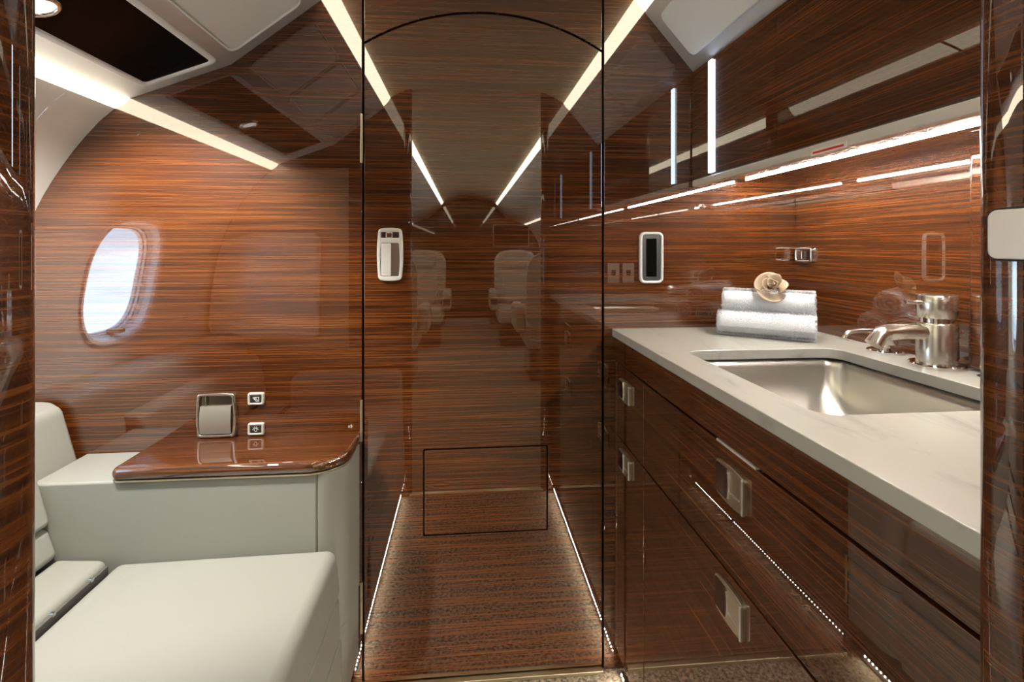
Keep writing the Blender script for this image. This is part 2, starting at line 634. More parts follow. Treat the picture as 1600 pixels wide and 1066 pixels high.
def facet_to(a, b, y):
    """board lying on a ceiling facet: u runs from a to b, v runs forward from y, n points into the room"""
    A, B = Vector((a[0], 0, a[1])), Vector((b[0], 0, b[1]))
    e = (B - A).normalized()
    nn = Vector((e.z, 0, -e.x))
    if nn.z > 0: nn = -nn
    return lambda u, v, n: tuple(A + e * u + Vector((0, y - v, 0)) + nn * n)

def coves():
    """light diffusers along both coves, one lamp each; the washroom's end at the partition"""
    def strip(p, q, y0, y1, mat, label, bulge=0.004):
        P, Q = Vector(p), Vector(q)
        nrm = Vector((-(Q - P).y, (Q - P).x)).normalized()
        mid = (P + Q) / 2
        if nrm.dot(Vector((XC, 1.0)) - mid) < 0: nrm = -nrm
        prof = []
        for i in range(7):
            t = i / 6
            v = P + (Q - P) * t + nrm * bulge * math.sin(PI * t)
            prof.append((v.x, v.y))
        back = [tuple(Q - nrm * 0.004), tuple(P - nrm * 0.004)]
        loop = prof + back
        o = loft('cove_light', [[(x, y0, z) for x, z in loop], [(x, y1, z) for x, z in loop]], mat, angle=50)
        tag(o, label, 'light', 'cove lights along the ceiling')
    strip((-0.805, 1.464), (-0.838, 1.437), Y_FRONT, -0.001, 'glow_warm', 'warm cove light under the sloped ceiling panel above the bench')
    strip((0.906, 1.462), (0.933, 1.442), Y_END + 0.01, Y_FRONT - 0.056, 'glow_warm', 'warm side cove light over the cabin seats, right side')
    strip((-0.805, 1.464), (-0.838, 1.437), Y_END + 0.01, Y_FRONT - 0.056, 'glow_warm', 'warm side cove light over the cabin seats, left side')
    for y0, y1, s, gm in ((Y_FRONT, -0.001, 'washroom', 'glow_dome'), (-6.3, Y_FRONT - 0.056, 'cabin', 'glow_cabin')):
        strip((-0.362, 1.723), (-0.330, 1.764), y0, y1, gm, 'warm upper cove light beside the %s dome, bench side' % s)
        strip((0.470, 1.723), (0.438, 1.764), y0, y1, gm, 'warm upper cove light beside the %s dome, vanity side' % s)
coves()

# sloped panels of the ceiling above the bench
t1 = facet_to(F1a, F1b, -0.036)
L1 = 0.248
svc = empty('service_panel', (-0.69, -0.4, 1.5))
def under(o, p):
    bpy.context.view_layer.update()
    o.parent = p
    o.matrix_parent_inverse = p.matrix_world.inverted()
    return o
lo, li = rrect(0.052, 0.236, 0.0, 0.86, 0.020), rrect(0.066, 0.222, 0.012, 0.848, 0.010)
under(frame_ring('panel_frame', lo, li, 0.006, 0.004, 'ceiling_cream', to=t1), svc)
under(pad('glass_panel', li, 0.002, 0.001, 'black_glass', to=t1), svc)
tag(svc, 'black glass service panel with pale frame in the sloped ceiling', 'panel')
spot = empty('reading_light', (-0.692, -0.405, 1.5))
def t_spot(u, v, n):
    return t1(u + 0.116, v + 0.372, n + 0.002)
circ = lambda r: [(r * math.cos(2 * PI * i / 28), r * math.sin(2 * PI * i / 28)) for i in range(28)]
under(frame_ring('light_bezel', circ(0.030), circ(0.021), 0.010, 0.004, 'chrome', to=t_spot), spot)
under(pad('light_lens', circ(0.021), 0.006, 0.003, 'glow_spot', to=t_spot), spot)
sl = bpy.data.lights.new('reading_lamp', 'SPOT')
sl.energy = 62
sl.color = (1.0, 0.95, 0.87)
sl.spot_size = math.radians(96)
sl.spot_blend = 0.55
sl.shadow_soft_size = 0.02
slo = bpy.data.objects.new('reading_lamp', sl)
COL.objects.link(slo)
slo.location = t_spot(0, 0, 0.012)
slo.rotation_euler = (math.radians(31), 0, 0)
under(slo, spot)
tag(spot, 'round chrome reading light set in the black ceiling panel', 'light')
t2 = facet_to(F1b, F2b, -0.05)
for i, (v0, v1) in enumerate(((0.0, 0.27), (0.30, 0.57), (0.60, 0.87))):
    p = pad('ceiling_hatch', rrect(0.030, 0.225, v0, v1, 0.020), 0.006, 0.004, 'ceiling_cream', to=t2)
    under(frame_ring('hatch_rim', rrect(0.024, 0.231, v0 - 0.006, v1 + 0.006, 0.022), rrect(0.028, 0.227, v0 - 0.002, v1 + 0.002, 0.020), 0.008, 0.002, 'ceiling_cream', to=t2), p)
    tag(p, ['cream square ceiling hatch nearest the aft wall, bench side', 'cream square ceiling hatch halfway along the bench side', 'cream square ceiling hatch next to the doorway, bench side'][i], 'panel', 'ceiling hatches above the bench')
t3 = facet_to(R2b, R1b, -0.045)
for i, (v0, v1) in enumerate(((0.0, 0.42), (0.45, 0.88))):
    p = pad('ceiling_hatch', rrect(0.035, 0.170, v0, v1, 0.018), 0.006, 0.004, 'ceiling_cream', to=t3)
    tag(p, ['cream ceiling hatch above the upper cabinet, nearest the aft wall', 'cream ceiling hatch above the upper cabinet, next to the doorway'][i], 'panel', 'ceiling hatches above the cabinet')

# ------------------------------------------------------------------ aft wall and door
to_back = lambda d: (lambda u, v, n: (u, d - n, v))
back = rbox('wall_back', (-1.2, 1.3, 0.020, 0.045, -0.02, 1.96), 'black', r=0)
struct(back, 'glossy striped wood aft wall with door')
DL, DR, DZ = -0.2565, 0.3565, 1.6145
def arch(x0, x1, z0, top, n=28):
    """points of the door head from right to left"""
    cx, h = (x0 + x1) / 2, (x1 - x0) / 2
    s = top - z0
    R = (h * h + s * s) / (2 * s)
    a0 = math.asin(h / R)
    return [(cx + R * math.sin(a0 - 2 * a0 * i / n), z0 + s - R + R * math.cos(a0 - 2 * a0 * i / n)) for i in range(n + 1)]
G = 0.0028
left_panel = [(-1.15, -0.01), (DL - G, -0.01), (DL - G, 1.95), (-1.15, 1.95)]
right_panel = [(DR + G, -0.01), (1.25, -0.01), (1.25, 1.95), (DR + G, 1.95)]
head_arch = arch(DL + G, DR - G, DZ + G, 1.703 + G)
head = [(DR - G, 1.95), (DL + G, 1.95)] + list(reversed(head_arch))
for nm, lp in (('wall_panel', left_panel), ('wall_panel', right_panel), ('wall_panel', head)):
    plate(nm, lp, [], 0.018, 'wood_cross', back, to_back(0.018), bev=0.0012)
hx0, hx1, hz0, hz1 = -0.108, 0.211, 0.3715, 0.592
da = arch(DL + G, DR - G, DZ - G, 1.703 - G)
door_loop = [(DL + G, 0.012), (DR - G, 0.012)] + da
door = plate('door_1', door_loop, [rrect(hx0, hx1, hz0, hz1, 0.004, 3)], 0.018, 'wood_cross', None, to_back(0.018), bev=0.0014)
struct(door, 'glossy dark wood door with arched head')
plate('hatch_panel', rrect(hx0 + 0.0035, hx1 - 0.0035, hz0 + 0.0035, hz1 - 0.0035, 0.004, 3), [], 0.018, 'wood_cross', door, to_back(0.018), bev=0.0012)

for z0, z1 in ((1.314, 1.437), (0.617, 0.721), (0.137, 0.265)):
    rbox('hinge', (DL - 0.0065, DL - 0.0005, -0.004, 0.004, z0, z1), 'brass', door, 0.0012)

# door latch
latch = empty('door_handle')
latch.parent = door
wall_frame(latch, (-0.189, 0.0, 1.0855))
ob = barrel(0.056, 0.127, 0.004, 0.003, 0.007)
ib_t = rrect(-0.0225, 0.0225, 0.041, 0.056, 0.002)
ib_b = barrel(0.043, 0.084, 0.0028, 0.0, 0.003)
ib_b = [(x, y - 0.0135) for x, y in ib_b]
plate('handle_frame', ob, [ib_t, ib_b], 0.010, 'silver', latch, bev=0.0018)
pad('handle_recess', [(x * 1.01, y) for x, y in ib_b], 0.002, 0.0005, 'nickel', latch)
pad('handle_paddle', rrect(-0.0215, 0.001, -0.0545, 0.0275, 0.003), 0.0085, 0.002, 'silver', latch)
pad('indicator_slot', ib_t, 0.0025, 0.0005, 'bronze', latch)
pad('indicator_slide', rrect(-0.011, 0.006, 0.0415, 0.0555, 0.003), 0.007, 0.002, 'chrome', latch)

# dark touch panel on the aft wall over the counter
tp = empty('touch_panel')
wall_frame(tp, (0.485, 0.0, 1.076))
o1, i1 = barrel(0.063, 0.134, 0.0008, 0.0008, 0.013), barrel(0.049, 0.120, 0.0005, 0.0005, 0.007)
frame_ring('panel_frame', o1, i1, 0.009, 0.004, 'silver', tp)
pad('panel_face', i1, 0.004, 0.001, 'dark_plastic', tp)
pad('panel_screen', rrect(-0.014, 0.014, -0.050, 0.050, 0.001), 0.0052, 0.0006, 'black_glass', tp)
tag(tp, 'dark upright touch panel in rounded silver frame on wood wall', 'panel')

# fold-out silver cup holder and two buttons
ch = empty('cup_holder')
wall_frame(ch, (-0.604, 0.0, 0.6955))
oc, ic = barrel(0.086, 0.104, 0.003, 0.002, 0.005), barrel(0.074, 0.092, 0.003, 0.001, 0.003)
frame_ring('holder_frame', oc, ic, 0.012, 0.003, 'satin_plate', ch)
pad('holder_well', ic, 0.003, 0.001, 'bronze', ch)
flap = []
for i in range(13):
    t = i / 12
    flap.append((-0.045 + 0.067 * t, 0.008 + 0.007 * math.sin(PI * (0.12 + 0.76 * t))))
flap = [(-0.045, 0.003)] + flap + [(0.022, 0.003)]
loft('holder_flap', [[(u, v, n) for v, n in flap] for u in (-0.036, 0.036)], 'flap', ch, angle=35)
pad('holder_divider', rrect(-0.025, -0.022, 0.022, 0.045, 0.0006), 0.010, 0.001, 'satin_plate', ch)
tag(ch, 'square silver fold-out cup holder on the wood wall above armrest', 'cup holder')

def icon_line(name, pts, parent, w=0.0009):
    bm = bmesh.new()
    for p, q in zip(pts[:-1], pts[1:]):
        P, Q = Vector((*p, 0)), Vector((*q, 0))
        e = (Q - P).normalized()
        s = Vector((-e.y, e.x, 0)) * w / 2
        e = e * w / 2
        v = [bm.verts.new(tuple(a + Vector((0, 0, h)))) for h in (0.0062, 0.0068) for a in (P - s - e, Q - s + e, Q + s + e, P + s - e)]
        for f in ((3, 2, 1, 0), (4, 5, 6, 7), (0, 1, 5, 4), (1, 2, 6, 5), (2, 3, 7, 6), (3, 0, 4, 7)):
            bm.faces.new([v[i] for i in f])
    return link(name, bm, 'icon_white', parent)
def button(zc, label, icon):
    b = empty('wall_button')
    wall_frame(b, (-0.5125, 0.0, zc))
    bo, bi = rrect(-0.0195, 0.0195, -0.0150, 0.0150, 0.005), rrect(-0.0130, 0.0130, -0.0090, 0.0090, 0.0015)
    frame_ring('button_rim', bo, bi, 0.007, 0.003, 'cream_plastic', b)
    pad('button_face', bi, 0.006, 0.001, 'black', b)
    for nm, pts in icon:
        icon_line(nm, pts, b)
    tag(b, label, 'button', 'buttons on the wood wall')
arc = lambda cx, cy, r, a0, a1, n=14: [(cx + r * math.cos(math.radians(a0 + (a1 - a0) * i / n)), cy + r * math.sin(math.radians(a0 + (a1 - a0) * i / n))) for i in range(n + 1)]
button(0.7315, 'cream button with white call symbol, upper of two beside cup holder',
       [('call_symbol', [(-0.006, 0.0045), (0.0075, 0.0045), (0.0075, -0.0050), (0.0015, -0.0050), (-0.006, 0.0030), (-0.006, 0.0045)]),
        ('call_symbol', arc(-0.0005, 0.0015, 0.0019, 0, 360)),
        ('call_symbol', [(0.0012, 0.0005), (0.0045, -0.0030)])])
button(0.6575, 'cream button with white light bulb symbol, lower of two',
       [('bulb_symbol', arc(0, -0.0002, 0.0033, -50, 230) + [(-0.0012, -0.0052), (0.0012, -0.0052)] + [arc(0, -0.0002, 0.0033, -50, 230)[0]])]
       + [('bulb_symbol', [(0.0048 * math.cos(math.radians(a)), -0.0002 + 0.0048 * math.sin(math.radians(a))), (0.0070 * math.cos(math.radians(a)), -0.0002 + 0.0070 * math.sin(math.radians(a)))]) for a in (0, 36, 72, 108, 144, 180)])

# ------------------------------------------------------------------ doorway partition (camera side)
def prof_loop_left(x_in):
    pts = [(x_in, 0.0)]
    top = [(x, z) for x, z in dome if x < x_in]
    zt = 1.868 - 0.111 * abs((x_in - XC) / 0.395) ** 2.1
    pts += [(x_in, zt)] + list(reversed(top)) + [(-0.385, 1.76), (-0.40, 1.70), F1b, (-0.815, 1.462)]
    pts += [(side_x(z) - 0.004, z) for z in [1.43 - 0.05 * i for i in range(29)]] + [(-0.93, 0.0)]
    return pts
part_l = plate('wall_front', prof_loop_left(-0.270), [], 0.055, 'wood_cross', None, lambda u, v, n: (u, Y_FRONT - n, v), bev=0.002, seg=2)
struct(part_l, 'glossy wood doorway partition, bench side')
XR = 0.341
XL = -0.240
XP = XR + 0.03
rp = [(XP, 0.0), (1.0, 0.0)] + [(2 * XC - side_x(0.05 * i) + 0.004, 0.05 * i) for i in range(1, 29)] + [(0.915, 1.462), (0.61, 1.57), (0.49, 1.71), (0.485, 1.76)]
rp += [(x, z) for x, z in reversed(dome) if x > XP] + [(XP, 1.868 - 0.111 * abs((XP - XC) / 0.395) ** 2.1)]
part_r = plate('wall_front_right', rp, [], 0.055, 'wood_cross', None, lambda u, v, n: (u, Y_FRONT - n, v), bev=0.002, seg=2)
struct(part_r, 'glossy wood doorway partition, vanity side')
def post(parent, x, sg):
    r = 0.024
    y0, y1 = Y_FRONT, Y_FRONT - 0.055
    loop = [(x + sg * 0.0302, y0), (x + sg * r, y0)]
    loop += [(x + sg * (r - r * math.sin(PI / 2 * i / 10)), y0 - r + r * math.cos(PI / 2 * i / 10)) for i in range(1, 11)]
    loop += [(x + sg * (r - r * math.cos(PI / 2 * i / 10)), y1 + r - r * math.sin(PI / 2 * i / 10)) for i in range(0, 11)]
    loop += [(x + sg * 0.0302, y1)]
    zt = lambda q: 1.868 - 0.111 * abs((q - XC) / 0.395) ** 2.1
    p = loft('door_post', [[(a, b, 0.0) for a, b in loop], [(a, b, zt(a)) for a, b in loop]], 'wood_cross', parent, angle=40)
    return p
post(part_l, XL, -1)
post(part_r, XR, 1)
lp = empty('latch_plate')
vanity_frame(lp, (XR - 0.001, -1.0215, 1.112))
ol, il = rrect(-0.0165, 0.0165, -0.0170, 0.0170, 0.007), rrect(-0.0152, 0.0152, -0.0157, 0.0157, 0.006)
frame_ring('plate_rim', ol, il, 0.018, 0.0008, 'black', lp, n0=-0.016)
pad('plate_face', il, 0.019, 0.001, 'silver', lp, n0=-0.016)
tag(lp, 'rounded silver latch plate on the doorway post beside the counter', 'latch plate')
# satin panel on the partition, beside the window
sp = [(-0.51, 0.66), (-0.51, 1.45)] + [(side_x(z) + 0.004, z) for z in [1.43 - 0.04 * i for i in range(20)]]
panel = plate('partition_panel', sp, [], 0.006, 'champagne', None, lambda u, v, n: (u, Y_FRONT + n, v), bev=0.0015)
cl = [(-0.635, 0.725), (-0.625, 1.14), (-0.65, 1.165), (-0.90, 1.165)] + [(side_x(z) + 0.012, z) for z in [1.13 - 0.04 * i for i in range(10)]] + [(side_x(0.735) + 0.03, 0.715), (-0.66, 0.712)]
cushion = pad('partition_cushion', cl[::1], 0.035, 0.02, 'pad_leather', None, lambda u, v, n: (u, Y_FRONT + 0.006 + n, v), seg=5)
tag(cushion, 'pale cushion fixed to the partition, mirrored right of the window', 'cushion')
tag(panel, 'satin champagne panel on the partition beside the bench window', 'panel')

# ------------------------------------------------------------------ bench
bench = empty('bench_seat', (-0.55, -0.55, 0))
def bpart(o):
    return under(o, bench)
def bar_profile(name, loop, y0, y1, mat, r=0.012, seg=4):
    bm = bmesh.new()
    a = [bm.verts.new((x, y0, z)) for x, z in loop]; b = [bm.verts.new((x, y1, z)) for x, z in loop]
    n = len(loop)
    for i in range(n):
        bm.faces.new((a[i], a[(i + 1) % n], b[(i + 1) % n], b[i]))
    bm.faces.new(list(reversed(a))); bm.faces.new(b)
    o = link(name, bm, mat)
    if r:
        bevel_mod(o, r, seg, 25)
    return o
bpart(bar_profile('seat_cushion', [(-0.735, 0.345), (-0.268, 0.345), (-0.277, 0.452), (-0.727, 0.446)], -0.972, -0.166, 'leather', 0.022, 6))
bpart(bar_profile('rear_cushion', [(-0.86, 0.36), (-0.744, 0.36), (-0.742, 0.455), (-0.845, 0.461)], -0.972, -0.169, 'leather', 0.016, 5))
bpart(rbox('gap_shade', (-0.7425, -0.7365, -0.95, -0.18, 0.36, 0.444), 'gap_dark', r=0.001))  # dark strip put in for the shade in the gap between cushions
for y in (-0.225, -0.32):
    bpart(rbox('snap', (-0.7435, -0.736, y - 0.004, y + 0.004, 0.440, 0.447), 'chrome', r=0.001))
bpart(bar_profile('back_cushion', [(-0.96, 0.40), (-0.840, 0.464), (-0.860, 0.523), (-0.97, 0.53)], -0.972, -0.166, 'leather', 0.012, 4))
bpart(bar_profile('back_cushion', [(-0.975, 0.53), (-0.852, 0.528), (-0.882, 0.640), (-0.975, 0.66)], -0.972, -0.166, 'leather', 0.014, 4))
bpart(bar_profile('back_ledge', [(-1.056, 0.42), (-0.977, 0.42), (-0.904, 0.57), (-0.945, 0.725), (-0.975, 0.742), (-1.082, 0.742)], -0.972, -0.006, 'leather', 0.018, 5))
bpart(bar_profile('bench_base', [(-0.95, 0.09), (-0.268, 0.09), (-0.268, 0.255), (-0.95, 0.255)], -0.972, -0.168, 'leather', 0.006, 3))
bpart(bar_profile('bench_band', [(-0.95, 0.2565), (-0.270, 0.2565), (-0.274, 0.343), (-0.95, 0.343)], -0.972, -0.168, 'leather', 0.006, 3))
bpart(rbox('bench_plinth', (-0.92, -0.305, -0.97, -0.005, 0.0, 0.09), 'black', r=0.002))
tag(bench, 'cream leather bench seat with stepped back cushions by the wood wall', 'bench')

# armrest between bench and aft wall
arm = empty('armrest', (-0.57, -0.08, 0))
def apart(o):
    return under(o, arm)
apart(rbox('armrest_body', (-0.90, -0.3215, -0.165, -0.002, 0.344, 0.612), 'leather', r=0.006, seg=4))
ep = [(-0.3200, -0.002), (-0.3200, -0.165)]
for i in range(13):
    a = -PI / 2 + PI / 2 * i / 12
    ep.append((-0.320 + 0.055 * math.cos(a), -0.105 + 0.060 * math.sin(a)))
ep.append((-0.265, -0.002))
apart(plate('end_panel', ep, [], 0.352, 'leather', None, lambda u, v, n: (u, v, n + 0.260), bev=0.0045, seg=3))
apart(plate('end_panel', [(x - 0.002, y) for x, y in ep], [], 0.165, 'leather', None, lambda u, v, n: (u, v, n + 0.092), bev=0.003, seg=3))
cap = [(-0.262, -0.001), (-0.740, -0.001)]
for i in range(9):
    a = PI + PI / 2 * i / 8
    cap.append((-0.722 + 0.022 * math.cos(a), -0.152 + 0.022 * math.sin(a)))
for i in range(13):
    a = -PI / 2 + PI / 2 * i / 12
    cap.append((-0.345 + 0.083 * math.cos(a), -0.094 + 0.080 * math.sin(a)))
rings = []
for i in range(13):
    a = -PI / 2 + PI * i / 12
    rr = 0.013
    off = rr * (1 - math.cos(a)) * 0.9
    rings.append([(x, min(y, -0.001), 0.6265 + rr * math.sin(a)) for x, y in offset(cap, off)])
rings = [[(x, -0.001 if j < 2 else y, z) for j, (x, y, z) in enumerate(r)] for r in rings]
rings = [[(cap[j][0] * 0.2 + x * 0.8 if j < 2 else x, y, z) for j, (x, y, z) in enumerate(r)] for r in rings]
apart(loft('armrest_cap', rings, 'wood_flat', angle=60))
apart(plate('cap_trim', offset(cap, 0.004), [], 0.004, 'brass', None, lambda u, v, n: (u, v, n + 0.6100), bev=0.001))
tag(arm, 'cream leather armrest topped with a glossy wood ledge on the aft wall', 'armrest')
arm2 = rbox('armrest', (-0.72, -0.275, Y_FRONT + 0.006, Y_FRONT + 0.012 + 0.12, 0.10, 0.575), 'leather', r=0.03, seg=5)
arm2.location.y = 0
tag(arm2, 'plain cream leather armrest against the doorway partition', 'armrest')

# ------------------------------------------------------------------ vanity
YV = -0.978
van = empty('vanity_cabinet', (0.63, -0.49, 0))
def vpart(o, p=van):
    return under(o, p)
vpart(rbox('carcass', (0.404, 0.885, YV, -0.002, 0.075, 0.870), 'black', r=0.0))
bpy.data.objects.remove(bpy.data.objects['carcass'], do_unlink=True)
# carcass as panels so that the basin hangs free inside
vpart(rbox('carcass_front', (0.404, 0.412, YV, -0.002, 0.075, 0.8695), 'black', r=0))
vpart(rbox('carcass_side', (0.412, 0.885, -0.012, -0.002, 0.075, 0.8695), 'black', r=0))
vpart(rbox('carcass_side', (0.412, 0.885, YV, YV + 0.010, 0.075, 0.8695), 'black', r=0))
vpart(rbox('carcass_floor', (0.412, 0.885, YV, -0.002, 0.075, 0.085), 'black', r=0))
vpart(rbox('plinth', (0.425, 0.86, YV, -0.002, 0.0, 0.075), 'wood_fore_aft', r=0))
FX0, FX1 = 0.386, 0.404
vpart(rbox('fascia', (FX0, FX1, YV, -0.003, 0.8105, 0.8690), 'wood_fore_aft', r=0.0012, seg=2))
vpart(rbox('stile', (FX0, FX1, -0.020, -0.003, 0.070, 0.8060), 'wood_fore_aft', r=0.0012, seg=2))
def front(name, y0, y1, z0, z1):
    return vpart(rbox(name, (FX0, FX1, y0, y1, z0, z1), 'wood_fore_aft', r=0.0012, seg=2))
dr1 = front('drawer', -0.2225, -0.0225, 0.6245, 0.8060)
dr2 = front('door', -0.2225, -0.0225, 0.070, 0.6205)
dr3 = front('drawer', YV, -0.2260, 0.6245, 0.8060)
dr4 = front('drawer', YV, -0.2260, 0.070, 0.6205)
vpart(rbox('latch_strip', (0.3838, FX1, -0.660, -0.553, 0.8066, 0.8100), 'silver', r=0.0006))

def pull(parent, y, z, w, h):
    e = empty('pull')
    vanity_frame(e, (FX0, y, z))
    bpy.context.view_layer.update()
    e.parent = parent
    e.matrix_parent_inverse = parent.matrix_world.inverted()
    oo = barrel(w, h, 0.0, 0.004, 0.005)
    # frame, paddle and cup are one fitting, drawn as a single moulded mesh with three materials
    bm = bmesh.new()
    me = bpy.data.meshes.new('pull')
    def add(loop_rings, mi):
        R = [[bm.verts.new(p) for p in r] for r in loop_rings]
        n = len(R[0])
        for a, b in zip(R[:-1], R[1:]):
            for i in range(n):
                f = bm.faces.new((a[i], a[(i + 1) % n], b[(i + 1) % n], b[i])); f.material_index = mi
        f = bm.faces.new(R[-1]); f.material_index = mi
    def lift(loop, zz): return [(x, y_, zz) for x, y_ in loop]
    add([lift(oo, 0), lift(oo, 0.0035), lift(offset(oo, 0.0012), 0.0045)], 2)
    pd = rrect(-w * 0.47, -w * 0.03, -h * 0.45, h * 0.45, 0.003)
    add([lift(pd, 0.0045), lift(pd, 0.0052), lift(offset(pd, 0.001), 0.0058)], 1)
    lip = rrect(w * 0.44, w * 0.50, -h * 0.50, h * 0.50, 0.002)
    add([lift(lip, 0.0035), lift(lip, 0.0065), lift(offset(lip, 0.0008), 0.0075)], 0)
    rib = arc(-w * 0.9, 0, w * 0.90, -16, 16, 10)
    rb = [(x, y_) for x, y_ in rib] + [(x + 0.0018, y_) for x, y_ in reversed(rib)]
    add([lift(rb, 0.0045), lift(rb, 0.0070)], 0)
    ledge = rrect(w * 0.02, w * 0.36, -h * 0.20, -h * 0.16, 0.0004)
    add([lift(ledge, 0.0045), lift(ledge, 0.0060)], 0)
    bmesh.ops.recalc_face_normals(bm, faces=bm.faces)
    bm.to_mesh(me); bm.free()
    for nm in ('alu', 'bronze', 'pull_plate'):
        me.materials.append(M[nm])
    o = bpy.data.objects.new('pull', me)
    COL.objects.link(o)
    o.matrix_world = e.matrix_world
    bpy.data.objects.remove(e, do_unlink=True)
    bpy.context.view_layer.update()
    o.parent = parent
    o.matrix_parent_inverse = parent.matrix_world.inverted()
    o.name = 'pull'
    return o
pull(dr1, -0.096, 0.7525, 0.088, 0.044)
pull(dr2, -0.096, 0.5770, 0.088, 0.044)
pull(dr3, -0.596, 0.7560, 0.080, 0.050)
pull(dr4, -0.592, 0.5790, 0.078, 0.050)
tag(van, 'glossy striped wood vanity cabinet with chrome pulls under pale counter', 'cabinet')

# countertop with a basin cut-out
SX0, SX1, SY0, SY1 = 0.447, 0.772, -0.700, -0.298
hole = rrect(SX0, SX1, SY0, SY1, 0.030, 8)
ct = plate('countertop', [(0.380, YV), (0.884, YV), (0.884, -0.002), (0.380, -0.002)], [hole], 0.020, 'marble', None, lambda u, v, n: (u, v, n + 0.871), bev=0.0015)
tag(ct, 'pale veined stone countertop with rectangular basin cut-out', 'countertop')
rings = []
N = 12
for i in range(N + 1):
    t = i / N
    a = t * PI / 2
    inset = 0.10 * (1 - math.cos(a)) ** 1.15
    zz = 0.870 - 0.125 * math.sin(a) ** 0.9
    r = 0.030 + 0.02 * t
    rings.append([(x, y, zz) for x, y in rrect(SX0 - 0.006 + inset * 1.1, SX1 + 0.006 - inset * 0.9, SY0 - 0.006 + inset * 1.25, SY1 + 0.006 - inset * 1.25, r, 8)])
sink = empty('sink', (0.61, -0.5, 0.745))
basin = loft('basin', rings, 'steel', None, cap0=False, cap1=True, angle=60)
sm = basin.modifiers.new('solid', 'SOLIDIFY'); sm.thickness = 0.0012; sm.offset = 1
under(basin, sink)
under(lathe('drain', [(0.0, 0.7455), (0.020, 0.7462), (0.024, 0.7475), (0.026, 0.7460), (0.026, 0.7448)], 'chrome', at=(0.625, -0.5, 0)), sink)
tag(sink, 'brushed steel rectangular basin set under the stone countertop', 'sink')

# faucet
fx, fy, fz = 0.834, -0.471, 0.891
fau = empty('faucet', (fx, fy, fz))
def fpart(o): return under(o, fau)
fpart(lathe('flange', [(0.0, 0.0), (0.042, 0.0), (0.042, 0.006), (0.040, 0.008), (0.0, 0.008)], 'chrome', at=(fx, fy, fz)))
fpart(lathe('body', [(0.0, 0.008), (0.0305, 0.008), (0.0305, 0.076), (0.0290, 0.079), (0.0, 0.079)], 'nickel', at=(fx, fy, fz)))
fpart(lathe('neck', [(0.0, 0.079), (0.0245, 0.079), (0.0245, 0.088), (0.0, 0.088)], 'chrome', at=(fx, fy, fz)))
hd = fpart(lathe('handle_cap', [(0.0, 0.088), (0.0290, 0.088), (0.0300, 0.090), (0.0300, 0.126), (0.0288, 0.128), (0.0, 0.128)], 'nickel', at=(fx, fy, fz)))
pin = tube('lever_pin', [(fx - 0.02, fy, fz + 0.114), (fx - 0.058, fy, fz + 0.116), (fx - 0.060, fy, fz + 0.116)], [0.0038, 0.0038, 0.0028], 'chrome')
under(pin, hd)
sp_pts = [(fx - 0.010, fy, fz + 0.060)]
for t in (0.035, 0.060, 0.092):
    sp_pts.append((fx - t, fy, fz + 0.062 + 0.002 * math.sin(t * 30)))
for i in range(1, 9):
    a = i / 8 * math.radians(48)
    sp_pts.append((fx - 0.092 - 0.026 * math.sin(a), fy, fz + 0.0625 - 0.026 * (1 - math.cos(a))))
la = sp_pts[-1]
sp_pts.append((la[0] - 0.009, fy, la[2] - 0.0125))
fpart(tube('spout', sp_pts, [0.0140] * 4 + [0.0135] * (len(sp_pts) - 5) + [0.0145], 'nickel', n=24))
tag(fau, 'brushed nickel single-lever faucet beside the basin', 'faucet')
# soap dispenser
sx, sy = 0.848, -0.345
sd = empty('soap_dispenser', (sx, sy, fz))
under(lathe('flange', [(0.0, 0.0), (0.034, 0.0), (0.034, 0.004), (0.032, 0.006), (0.0, 0.006)], 'chrome', at=(sx, sy, fz)), sd)
under(lathe('stem', [(0.0, 0.006), (0.011, 0.006), (0.011, 0.016), (0.0, 0.016)], 'chrome', at=(sx, sy, fz)), sd)
under(lathe('pump_head', [(0.0, 0.016), (0.019, 0.016), (0.020, 0.018), (0.020, 0.050), (0.019, 0.052), (0.0, 0.052)], 'nickel', at=(sx, sy, fz)), sd)
under(tube('nozzle', [(sx - 0.015, sy, fz + 0.044), (sx - 0.07, sy, fz + 0.044), (sx - 0.082, sy, fz + 0.041), (sx - 0.089, sy, fz + 0.034), (sx - 0.091, sy, fz + 0.030)], [0.0045, 0.0045, 0.0045, 0.0042, 0.004], 'nickel'), sd)
tag(sd, 'short nickel soap dispenser with thin nozzle behind the faucet spout', 'soap dispenser')
kx, ky = 0.842, -0.562
kn = empty('drain_knob', (kx, ky, fz))
under(lathe('flange', [(0.0, 0.0), (0.020, 0.0), (0.020, 0.004), (0.0, 0.005)], 'chrome', at=(kx, ky, fz)), kn)
under(lathe('knob', [(0.0, 0.004), (0.009, 0.004), (0.009, 0.018), (0.013, 0.020), (0.013, 0.027), (0.0, 0.028)], 'nickel', at=(kx, ky, fz)), kn)
tag(kn, 'small nickel drain knob on the counter next to the doorway post', 'knob')

